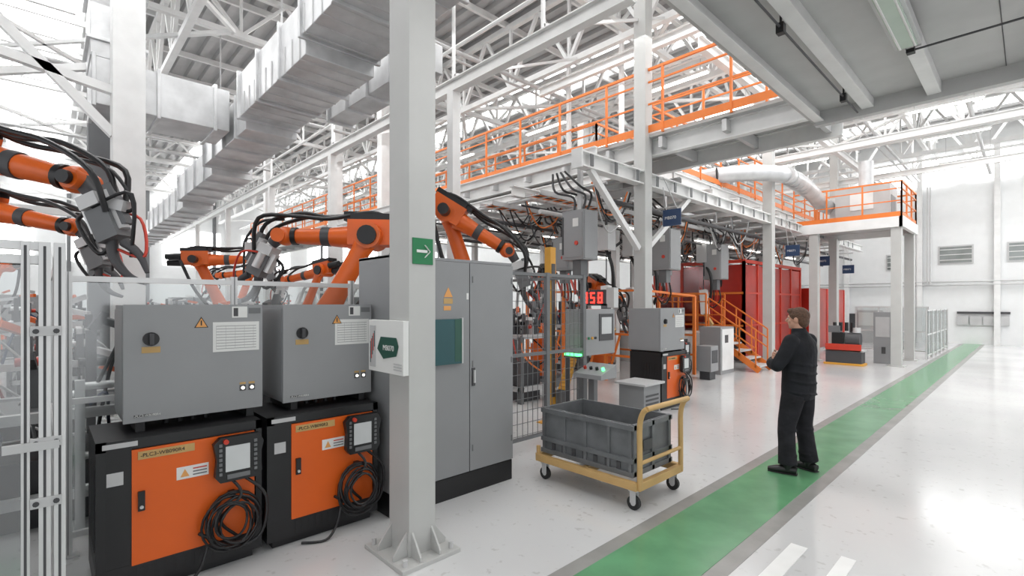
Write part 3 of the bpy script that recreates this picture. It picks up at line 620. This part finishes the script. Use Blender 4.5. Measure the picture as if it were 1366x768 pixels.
# ---------------------------------------------------------------- operator panel, console, controller 3
b=B('operator_panel'); b.box(-4.62,-4.5,5.7,5.8,0,1.1,'mgrey')
b.box(-4.7,-4.4,5.55,6.35,1.05,1.72,'grey2'); b.box(-4.4,-4.39,5.95,6.3,1.25,1.65,'dgrey'); b.box(-4.39,-4.385,6.0,6.25,1.35,1.6,'screen')
for i in range(4): b.cyl((-4.4,5.62+i*.08,1.3),(-4.385,5.62+i*.08,1.3),.02,('redl','green','yellow','black')[i])
b.box(-5.02,-4.52,6.3,6.42,1.77,2.02,'dgrey'); b.box(-4.52,-4.38,6.3,6.42,1.74,2.05,'steel'); b.box(-4.62,-4.5,6.3,6.4,1.7,1.8,'mgrey')
def seg7(x,z,ch,h=.17,w=.09,y=6.297,t=.024):
    S={'3':'abgcd','5':'afgcd','8':'abcdefg'}[ch]
    R_={'a':(x,x+w,z+h-t,z+h),'g':(x,x+w,z+h/2-t/2,z+h/2+t/2),'d':(x,x+w,z,z+t),'f':(x,x+t,z+h/2,z+h),'e':(x,x+t,z,z+h/2),'b':(x+w-t,x+w,z+h/2,z+h),'c':(x+w-t,x+w,z,z+h/2)}
    for c_ in S: a=R_[c_]; b.box(a[0],a[1],y-.003,y,a[2],a[3],'led')
for i,ch in enumerate('358'): seg7(-4.97+i*.145,1.81,ch)
b.box(-4.66,-4.44,5.5,6.0,0,.04,'mgrey'); b.done(.003)
b=B('push_button_console'); b.box(-4.16,-4.06,5.38,5.46,0,.8,'mgrey'); b.box(-4.3,-3.9,5.25,5.6,0,.03,'mgrey')
b.prism([(-4.3,5.25,.8),(-4.3,5.6,.8),(-4.3,5.6,.98),(-4.3,5.25,.86)],(.45,0,0),'grey2')
for i in range(4): b.cyl((-4.22+i*.1,5.4,.90),(-4.22+i*.1,5.385,.945),.022,('redl','black','black','ledg')[i])
b.done(.004)
b=B('stack_light'); b.box(-4.5,-4.25,5.28,5.36,1.08,1.11,'ledg'); b.box(-4.52,-4.23,5.3,5.38,1.05,1.08,'dgrey'); b.box(-4.5,-4.46,5.31,5.35,0,1.05,'dgrey'); b.done()
b=B('cable_chain')
for i in range(18):
    t=i/17; p=V((-4.85-.05*t,5.66+.42*t,.5+.8*t)); b.beam(p,p+V((.0,.025,.04)),.16,.05,'yellow')
b.box(-4.95,-4.76,5.6,5.72,0,.5,'mgrey'); b.done()
b=B('transformer_box'); b.box(-4.25,-3.75,6.15,6.7,.0,.05,'dgrey'); b.box(-4.22,-3.8,6.2,6.65,.05,.62,'grey'); b.box(-4.27,-3.75,6.15,6.7,.62,.65,'steel')
for i in range(6): b.box(-3.8,-3.795,6.25,6.6,.15+i*.06,.18+i*.06,'dgrey')
b.done(.005)
controller(-4.25,7.49,8.36,.62,0,'-PLC3-WB070R1')
wallbox(7.49,8.30,x=-4.27,dep=.62,z0=1.0,z1=1.72)
for y in (10.2,): controller(-5.6,y,y+.85,.55,0,'-PLC3-WB060R1'); wallbox(y,y+.8,x=-5.65,dep=.45,z0=1.0,z1=1.7)
for (x,y,z0,z1,w_) in [(-5.75,7.0,2.6,3.5,.4),(-6.0,10.5,2.6,3.55,.5),(-6.3,13.9,2.5,3.5,.5),(-7.8,9.0,2.6,3.4,.4),(-7.2,12.4,2.6,3.4,.4)]:
    b=B('hanging_junction_box'); b.box(x-.25,x+.25,y-.02,y+w_,z0,z1,'grey2'); b.box(x+.25,x+.265,y,y+w_-.02,z0+.02,z1-.02,'grey2'); b.box(x-.2,x+.22,y-.03,y-.02,z0+.05,z1-.05,'grey2')
    b.beam((x,y+.2,z1),(x,y+.2,4.35),.08,.08,'steel'); b.box(x-.1,x+.1,y+.1,y+.3,z0-.3,z0,'mgrey'); b.cyl((x+.1,y-.03,z0+.3),(x+.1,y-.05,z0+.3),.04,'redl'); b.box(x+.01,x+.14,y-.035,y-.03,z1-.3,z1-.15,'paper')
    b.box(x-.25,x-.21,y-.03,y-.02,z0+.1,z1-.1,'dgrey')
    for i in range(4):
        b.tube([(x-.15+i*.1,y+.2,z1-.02),(x-.2+i*.14,y+.25,z1+.3),(x-.35+i*.2,y-.1,z1+.38),(x-.5+i*.1,y,z1+.75)],.022,'black' if i%2 else 'dgrey',8,sub=5)
        b.tube([(x-.12+i*.08,y+.2,z0-.3),(x-.2+i*.1,y+.3,z0-.6),(x-.4,y+.5+i*.1,z0-.5-.1*i),(x-.7,y+.7,z0-.2)],.02,'black' if i%2 else 'redl',8,sub=5)
    b.done(.004)
for i in range(7):
    y=9.2+i*1.6; x=-6.6-.4*(i%3); b=B('spot_welder_hoist')
    b.box(x-.15,x+.15,y-.15,y+.15,3.0,3.55,'steel'); b.beam((x,y,3.5),(x,y,4.3),.04,.04,'dgrey'); b.beam((x,y,3.0),(x,y,2.2),.02,.02,'dgrey')
    b.beam((x,y,2.2),(x+.1,y-.1,1.5),.16,.2,'white'); b.tube([(x,y,3.0),(x+.3,y-.2,2.6),(x+.25,y-.1,2.0),(x,y,1.6)],.04,'black',8,sub=5)
    b.tube([(x-.1,y,3.5),(x-.4,y-.4,3.2),(x-.3,y-.6,3.8),(x-.5,y,4.2)],.035,'dgrey',8,sub=5); b.beam((x+.1,y-.1,1.5),(x+.35,y-.2,1.2),.07,.09,'brass'); b.done()
# ---------------------------------------------------------------- work cells behind fences
def fixture(x,y,w,d_,h,seed):
    random.seed(seed); b=B('welding_fixture')
    for sx in (0,1):
        for sy in (0,1): b.box(x+sx*w-.04,x+sx*w+.04,y+sy*d_-.04,y+sy*d_+.04,0,h,'mgrey')
    for z in (.25,h): b.beam((x,y,z),(x+w,y,z),.08,.08,'steel'); b.beam((x,y+d_,z),(x+w,y+d_,z),.08,.08,'steel'); b.beam((x,y,z),(x,y+d_,z),.08,.08,'steel'); b.beam((x+w,y,z),(x+w,y+d_,z),.08,.08,'steel')
    for i in range(16):
        px=x+random.random()*w; py=y+random.random()*d_; hh=random.uniform(.2,.7)
        b.beam((px,py,h),(px,py,h+hh),.07,.09,random.choice(['steel','mgrey','dgrey','dgrey'])); b.beam((px,py,h+hh),(px+random.uniform(-.3,.3),py+random.uniform(-.3,.3),h+hh+random.uniform(-.1,.15)),.05,.06,random.choice(['steel','rorange','dgrey','alu'])); b.cyl((px,py-.08,h+hh*.6),(px,py+.1,h+hh*.6),.04,random.choice(['black','alu','redl']),seg=8)
    for i in range(8):
        p0=V((x+random.random()*w,y+random.random()*d_,h)); b.tube([p0,p0+V((random.uniform(-.3,.3),random.uniform(-.3,.3),random.uniform(.1,.4))),p0+V((random.uniform(-.5,.5),random.uniform(-.5,.5),-.3)),p0+V((random.uniform(-.5,.5),random.uniform(-.5,.5),-.7))],.014,random.choice(['black','railo','redl','paper2','blue']),6,sub=5)
    b.box(x-.02,x+w+.02,y-.02,y+d_+.02,h-.02,h+.02,'mgrey'); b.box(x+.1,x+w-.1,y+.1,y+d_-.1,.0,h*.6,'dgrey'); b.done()
k=0
for (x,y,w,d_,h) in [(-6.4,-.6,1.0,1.5,.9),(-8.0,-2.4,1.2,1.0,.8),(-7.6,3.9,1.0,.9,1.0),(-9.6,6.6,1.4,1.2,1.0),(-7.2,6.2,.9,.7,1.2),(-11.8,2.2,1.6,1.6,1.1),(-13,6.9,1.6,1,1.2),(-17.2,3.0,1.8,1.3,1.3),(-15.5,-.5,1.8,1.5,1.4),(-18,9.5,2,2,1.3),(-10.6,11.6,1.6,1.6,1.3),(-9.5,9.9,1.0,1.0,1.2),(-22,2.4,1.6,1.6,1.4),(-24,6,2.5,2,1.5),(-12,-3.5,1.5,2,1.2),(-6.3,-3.2,1.2,1.5,1.0),(-26,-2,1.6,1.6,1.5),(-5.9,1.0,.9,.8,1.1),(-7.6,.9,.9,1.0,1.0),(-5.0,-1.3,1.0,.8,1.0),(-4.6,-2.6,.9,.9,.9),(-8.6,-.6,.9,1.0,1.1)]:
    fixture(x,y,w,d_,h,k); k+=1
b=B('utility_manifold')
for z in (.35,.6,1.15): b.cyl((-5.15,.2,z),(-5.15,3.0,z),.03,'alu',seg=10)
for i in range(9):
    y=.3+i*.3; b.tube([(-5.15,y,1.15),(-5.1,y+.1,1.4),(-5.3,y+.2,1.6),(-5.45,y+.1,1.2),(-5.35,y,.6)],.014,['black','railo','dgrey','teal'][i%4],7,sub=6)
for y in (.2,1.5,3.0): b.box(-5.19,-5.11,y-.03,y+.03,0,1.2,'alu')
b.done()
def carbody(x,y,z0=1.0):
    b=B('car_body_shell'); L_=4.2;W_=1.7
    for s in (0,W_):
        b.tube([(x,y+s,z0),(x+.3,y+s,z0+.5),(x+1.2,y+s,z0+.62),(x+1.9,y+s,z0+1.15),(x+3.4,y+s,z0+1.15),(x+4.1,y+s,z0+.7),(x+4.2,y+s,z0)],.05,'white',8,sub=4)
        b.beam((x,y+s,z0),(x+L_,y+s,z0),.12,.16,'white'); b.beam((x+2.4,y+s,z0),(x+2.5,y+s,z0+1.15),.1,.08,'white'); b.beam((x+1.2,y+s,z0+.6),(x+1.2,y+s,z0),.08,.08,'white'); b.beam((x+3.5,y+s,z0),(x+3.6,y+s,z0+1.1),.08,.08,'white')
    for xx,zz in ((0,0),(1.2,.62),(1.9,1.15),(3.4,1.15),(4.2,0),(2.5,0)): b.beam((x+xx,y,z0+zz),(x+xx,y+W_,z0+zz),.1,.08,'white')
    b.box(x+1.9,x+3.4,y+.05,y+W_-.05,z0+1.14,z0+1.17,'white'); b.box(x+.2,x+4,y+.1,y+W_-.1,z0-.04,z0,'white')
    for xx in (.6,3.5): b.box(x+xx-.1,x+xx+.1,y+.3,y+W_-.3,0,z0-.04,'mgrey')
    b.done()
carbody(-17.4,5.9,1.2); carbody(-26,8.9,1.2); carbody(-18,12.3,1.2)
b=B('engine_test_bench'); b.box(-4.3,-3.3,17.0,17.5,.0,.06,'yellow'); b.box(-4.25,-3.35,17.02,17.48,.06,.4,'dgrey'); b.box(-4.25,-3.35,17.0,17.02,.4,.62,'redl'); b.box(-4.3,-3.3,17.0,17.5,.4,.45,'steel')
b.box(-4.1,-3.8,17.05,17.4,.45,.95,'black'); b.cyl((-3.75,17.2,.75),(-3.4,17.2,.75),.2,'dgrey'); b.box(-4.2,-3.9,17.1,17.4,.95,1.15,'mgrey'); b.cyl((-3.5,17.2,.95),(-3.5,17.2,1.1),.1,'steel')
for i in range(4): b.cyl((-4.05+i*.15,17.2,1.0),(-4.05+i*.15,17.2,1.25),.05,'black',seg=8)
b.done(.01)
b=B('control_cabinet'); b.box(-3.3,-2.85,18.3,18.9,.0,1.55,'grey2'); b.box(-3.25,-2.9,18.29,18.3,.8,1.4,'paper2'); b.box(-3.1,-3.0,18.28,18.3,.3,.5,'dgrey'); b.done(.01)
b=fence((-2.3,20.5,0),(-2.3,26,0),1.6,6,rails=(.12,.8,1.58)); b.done()
b=fence((-4.6,22.5,0),(-2.5,22.5,0),1.7,4,rails=(.12,.8,1.68)); b.done()
b=B('notice_stand'); b.box(-5.6,-4.6,27.4,27.5,0,1.5,'paper2'); b.box(-5.5,-4.7,27.38,27.4,.8,1.4,'paper'); b.done()
for (x,y) in [(-17,-4),(-20,-5),(-24,-1.5),(-28,4.2),(-15.5,9.6),(-22,9.8)]:
    b=B('control_cabinet'); b.box(x,x+1.0,y,y+1.6,0,2.1,'grey2'); b.box(x+1.0,x+1.02,y+.02,y+.78,.1,2.05,'grey'); b.box(x+1.0,x+1.02,y+.82,y+1.58,.1,2.05,'grey'); b.done(.01)
# ---------------------------------------------------------------- man
man=bpy.data.objects.new('man',None); sc.collection.objects.link(man)
def remeshed(b,vox,sm=4,smooth=True):
    o=b.done(loc=(0,0,0),parent=man); m_=o.modifiers.new('r','REMESH'); m_.mode='VOXEL'; m_.voxel_size=vox; m_.use_smooth_shade=True
    if sm: s2=o.modifiers.new('s','SMOOTH'); s2.iterations=sm; s2.factor=.5
    return o
M['cloth']=mat('man_jacket',(.009,.010,.013),.75,var=.4,scale=6,bump=1,spec=.3)
M['trous']=mat('man_trousers',(.015,.015,.018),.8,var=.4,scale=8,bump=1,spec=.25)
M['shoe']=mat('man_shoe',(.010,.010,.010),.35)
b=B('trousers')
b.tube([(-.01,0,1.02),(-.01,0,.95),(-.005,0,.87),(0,0,.80)],[(.17,.12),(.185,.135),(.195,.14),(.16,.115)],'trous',20,ref=(0,1,0))
LA=[(-.01,.095,.86),(.02,.115,.68),(.045,.135,.50),(.035,.15,.30),(.02,.16,.10)]; RA=[(-.01,-.095,.86),(-.01,-.115,.68),(-.005,-.13,.50),(-.03,-.14,.30),(-.05,-.15,.10)]
for leg in (LA,RA): b.tube(leg,[(.108,.125),(.097,.108),(.083,.088),(.08,.086),(.086,.098)],'trous',18,sub=5,ref=(0,1,0))
for lx,ly,lz in ((.035,.15,.13),(-.035,-.145,.13),(.04,.14,.2),(-.03,-.14,.19),(.05,.13,.47),(.0,-.13,.46)): b.ball((lx-.01,ly,lz),(.098,.09,.022),'trous')
remeshed(b,.012,2)
b=B('jacket')
b.tube([(-.01,0,.80),(-.01,0,.86),(-.015,0,.93),(-.015,0,1.05),(-.02,0,1.2),(-.025,0,1.33),(-.03,0,1.42),(-.03,0,1.475),(-.02,0,1.52)],[(.182,.14),(.197,.155),(.20,.16),(.192,.155),(.20,.16),(.21,.158),(.20,.135),(.125,.095),(.075,.072)],'cloth',24,ref=(0,1,0),sub=4)
b.tube([(-.02,0,1.49),(-.015,0,1.565)],[(.083,.08),(.073,.072)],'cloth',16,ref=(0,1,0))
for z in (.88,1.0,1.1,1.19): b.ball((-.03,.01,z),(.165,.2,.018),'cloth',20,8,(V((1,0,.12)).normalized(),V((0,1,.06)).normalized(),V((-.12,-.06,1)).normalized()))
Lsh,Lel,Lwr=(-.03,.185,1.425),(.06,.295,1.17),(.235,.05,1.20); Rsh,Rel,Rwr=(-.03,-.185,1.425),(.06,-.295,1.16),(.225,-.03,1.27)
for sh,el,wr in ((Lsh,Lel,Lwr),(Rsh,Rel,Rwr)):
    sh,el,wr=V(sh),V(el),V(wr); b.ball(sh,(.082,.082,.082),'cloth')
    b.tube([sh,sh.lerp(el,.5)+V((-.01,0,0)),el],[.082,.075,.067],'cloth',14); b.ball(el,.068,'cloth'); b.tube([el,el.lerp(wr,.5)+V((.035,.0,-.01)),wr],[.066,.060,.046],'cloth',14,sub=3)
remeshed(b,.011,2)
def hand(b,o,d_,up,s):
    o=V(o); d_=V(d_).normalized(); up=V(up); up=(up-d_*up.dot(d_)).normalized(); sd=d_.cross(up)
    b.tube([o-d_*.05,o,o+d_*.045,o+d_*.085],[(.026,.02),(.036,.019),(.043,.018),(.040,.015)],'skin',12,ref=tuple(sd))
    for i,(off,ln) in enumerate(((-.031,.062),(-.011,.072),(.010,.068),(.030,.052))):
        p=o+d_*.08+sd*off; b.tube([p,p+d_*ln*.45-up*.004*s,p+d_*ln*.8-up*.018*s,p+d_*ln*.95-up*.036*s],[.0095,.009,.008,.006],'skin',8,sub=3)
    p=o+d_*.015-sd*.034; b.tube([p,p-sd*.022+d_*.025,p-sd*.026+d_*.058-up*.008],[.012,.010,.007],'skin',8,sub=3)
b=B('hands')
hand(b,(.165,.165,1.275),(-.45,1,-.05),(1,.45,.25),1); hand(b,(.285,-.06,1.195),(-.25,-1,-.1),(1,-.25,.1),1)
b.tube([(.215,.0,1.27),(.195,.09,1.275),(.17,.145,1.275)],[.034,.030,.027],'skin',12)
b.done(loc=(0,0,0),parent=man)
b=B('shoes')
for (x,y,ang) in ((.02,.16,.35),(-.05,-.15,-.15)):
    f_=V((math.cos(ang),math.sin(ang),0)); sd=V((-f_.y,f_.x,0)); o=V((x,y,0))
    b.tube([o-f_*.085+V((0,0,.045)),o-f_*.04+V((0,0,.05)),o+f_*.06+V((0,0,.045)),o+f_*.14+V((0,0,.034)),o+f_*.19+V((0,0,.028))],[(.036,.04),(.042,.05),(.046,.043),(.047,.032),(.03,.02)],'shoe',14,ref=tuple(sd),sub=3)
    b.tube([o+V((0,0,.05)),o+V((-.005,0,.12))],[.048,.05],'shoe',12); b.tube([o-f_*.09+V((0,0,.008)),o+f_*.07+V((0,0,.008)),o+f_*.19+V((0,0,.008))],[(.04,.008),(.05,.008),(.036,.008)],'tyre',12,ref=tuple(sd),sub=3)
b.done(loc=(0,0,0),parent=man)
ha=math.radians(14); hf=V((math.cos(ha),math.sin(ha),0)); hs=V((-hf.y,hf.x,0)); hz=V((0,0,1)); H=V((.0,0,1.665)); AX=(hf,hs,hz)
h3=lambda a,c_,e:H+hf*a+hs*c_+hz*e
b=B('head')
b.ball(h3(-.01,0,.02),(.098,.077,.098),'skin',20,14,AX); b.ball(h3(.03,0,-.04),(.062,.058,.078),'skin',16,12,AX); b.ball(h3(.06,0,-.09),(.026,.026,.022),'skin',12,8,AX)
b.tube([h3(.085,0,.015),h3(.108,0,-.02),h3(.098,0,-.035)],[.010,.015,.012],'skin',8); b.ball(h3(.075,0,.022),(.02,.055,.012),'skin',12,8,AX)
b.tube([H+V((-.02,0,-.17)),H+V((-.01,0,-.05))],[.056,.054],'skin',14)
for s in (-1,1): b.ball(h3(-.005,s*.080,-.01),(.02,.012,.032),'skin',10,8,AX); b.ball(h3(.06,s*.04,-.025),(.02,.02,.02),'skin',10,8,AX)
remeshed(b,.006,2)
b=B('hair')
b.ball(h3(-.02,0,.035),(.104,.087,.095),'hair',20,14,AX); b.ball(h3(-.055,0,-.015),(.062,.074,.088),'hair',16,12,AX); b.ball(h3(.045,0,.085),(.055,.062,.035),'hair',16,12,AX)
for s in (-1,1): b.ball(h3(-.005,s*.068,.025),(.035,.014,.045),'hair',10,8,AX)
o=remeshed(b,.007,2)
b=B('face_features')
for s in (-1,1):
    b.ball(h3(.084,s*.03,.004),(.008,.012,.007),'paper',10,8,AX); b.ball(h3(.0905,s*.03,.004),(.003,.005,.005),'black',8,6,AX); b.ball(h3(.088,s*.031,.026),(.006,.018,.004),'hair',8,6,AX)
b.ball(h3(.088,0,-.06),(.006,.02,.005),'redl',10,6,AX); b.done(loc=(0,0,0),parent=man)
man.location=(-1.72,5.84,.006); man.rotation_euler=(0,0,math.radians(170)); man.scale=(.98,.98,.98)
# ---------------------------------------------------------------- lights
def area(name,loc,sx,sy,p,rot=(0,0,0),col=(1,1,1)):
    a=bpy.data.lights.new(name,'AREA'); a.shape='RECTANGLE'; a.size=sx; a.size_y=sy; a.energy=p; a.color=col
    o=bpy.data.objects.new(name,a); o.location=loc; o.rotation_euler=rot; sc.collection.objects.link(o)
area('bay_light',(-12,4,6.9),16,8,420); area('bay_light',(-3,13,6.9),8,10,480); area('bay_light',(2,24,6.9),8,8,380); area('bay_light',(-1.2,3,4.3),2,5,70)
wd=bpy.data.worlds.new('world'); sc.world=wd; wd.use_nodes=True; bg=wd.node_tree.nodes['Background']; bg.inputs[0].default_value=(.95,.97,1,1); bg.inputs[1].default_value=1.4
# ---------------------------------------------------------------- camera
cam=bpy.data.cameras.new('camera'); co=bpy.data.objects.new('camera',cam); sc.collection.objects.link(co); sc.camera=co
co.location=(0,0,1.8); co.rotation_euler=(math.pi/2,0,math.radians(46.5)); cam.sensor_width=36; cam.lens=17.31; cam.shift_y=.0154; cam.clip_end=200
